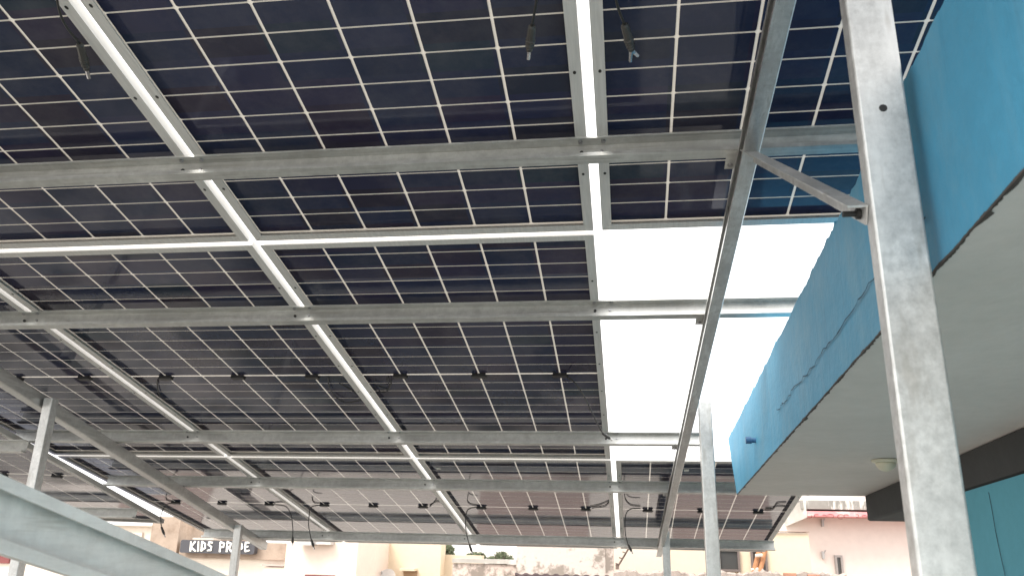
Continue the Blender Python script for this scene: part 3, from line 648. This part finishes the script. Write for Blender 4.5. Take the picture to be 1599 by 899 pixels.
# rubble topped wall with loose bricks
t = thing('rubble_wall', 'broken rubble wall top along the bottom below the pale yellow house', 'wall', tuple(at(1130, 899, 10.6)))
m = MB(); a = at(958, 893, 10.6); c = at(1322, 896, 10.6); nx = 90; vs = []
for i in range(nx + 1):
    x = a.x + (c.x - a.x) * i / nx; z = a.z + (c.z - a.z) * i / nx + 0.03 * (random.random() - .5) + 0.02 * math.sin(i * .35)
    vs += [(x, 10.6, GZ), (x, 10.6 + random.uniform(-.01, .01), z), (x, 10.72, z + random.uniform(0, .035)), (x, 10.85, z), (x, 10.85, GZ)]
m.add(vs, [(i * 5 + j, i * 5 + j + 1, (i + 1) * 5 + j + 1, (i + 1) * 5 + j) for i in range(nx) for j in range(4)]); m.build('wall', plaster('rubble', (0.33, 0.28, 0.25), .2, 6, (0.22, 0.18, 0.16), .5, .62, .9, 5), t)
for px, py, wd, lb in ((1234, 893.5, 19, 'loose brown brick lying left of the other on the rubble wall below the yellow house'), (1271, 896, 19, 'loose brown brick at the foot of the pinkish white house corner')):
    a = at(px - wd / 2, py, 10.55); c = at(px + wd / 2, py + 7, 10.55); m = MB(); m.box((a.x, 10.52, c.z), (c.x, 10.64, a.z)); o = m.build('brick', BRICK, bevel=0.006); tag(o['o'], lb, 'brick', 'loose bricks')

# distant mast and trees in the strip of sky
t = thing('lattice_mast', 'faint pale lattice mast standing in the strip of sky between the trees', 'mast', tuple(at(762, 880, 90)))
p = at(762, 880, 90); q = at(762, 846, 90); m = MB()
for k in (-1, 1): m.tube([p + Vector((k * .32, 0, -6)), q + Vector((k * .13, 0, 0))], 0.03, 5)
for k in range(22):
    z = -6 + (q.z - p.z + 6) * k / 22; h_ = .30 - .17 * k / 22; sg_ = 1 if k % 2 else -1
    m.tube([Vector((p.x - h_ * sg_, 90, p.z + z)), Vector((p.x + h_ * sg_, 90, p.z + z + .38))], 0.018, 4)
m.build('lattice', mat('pale_steel', (0.75, 0.75, 0.75), 0.5), t)
def tree(px, py, wpx, hpx, Y, label):
    top = at(px, py, Y); sc = Y / F * 1.05; w2, h2 = wpx * sc / 2, hpx * sc / 2; c0 = top - Vector((0, 0, h2))
    t = thing('tree', label, 'tree', (top.x, Y, GZ), group='far trees over the yellow parapet')
    m = MB(); m.tube([(top.x, Y, GZ), (top.x + .2, Y, c0.z - h2), (top.x, Y, c0.z)], [0.3, 0.22, 0.1], 7)
    for k in range(6):
        a_ = k * 1.05; m.tube([(top.x, Y, c0.z - h2 * .7), (top.x + math.cos(a_) * w2 * .7, Y + math.sin(a_) * w2 * .7, c0.z + h2 * .3)], [.09, .03], 5)
    m.build('trunk', BARK, t); m = MB()
    cl = [(random.gauss(0, .42), random.gauss(0, .42), random.gauss(0, .38)) for _ in range(26)]
    for k in range(2600):
        b_ = random.choice(cl); v = Vector((b_[0] + random.gauss(0, .16), b_[1] + random.gauss(0, .16), b_[2] + random.gauss(0, .16)))
        if v.length > 1.05: continue
        p_ = c0 + Vector((v.x * w2, v.y * w2, v.z * h2)); s = random.uniform(.06, .15); d1 = Vector((random.gauss(0, 1), random.gauss(0, 1), random.gauss(0, 1))).normalized(); d2 = d1.orthogonal().normalized()
        m.add([p_ - d1 * s, p_ + d2 * s * .5, p_ + d1 * s, p_ - d2 * s * .5], [(0, 1, 2, 3)])
    m.build('crown', LEAF, t)
tree(700, 850, 22, 18, 48, 'far dark tree against the yellow house corner')
tree(741, 861, 34, 20, 55, 'far tree cut off by the sloping yellow parapet')
tree(782, 861, 38, 20, 55, 'far tree right of the faint mast, over the low peeling wall')
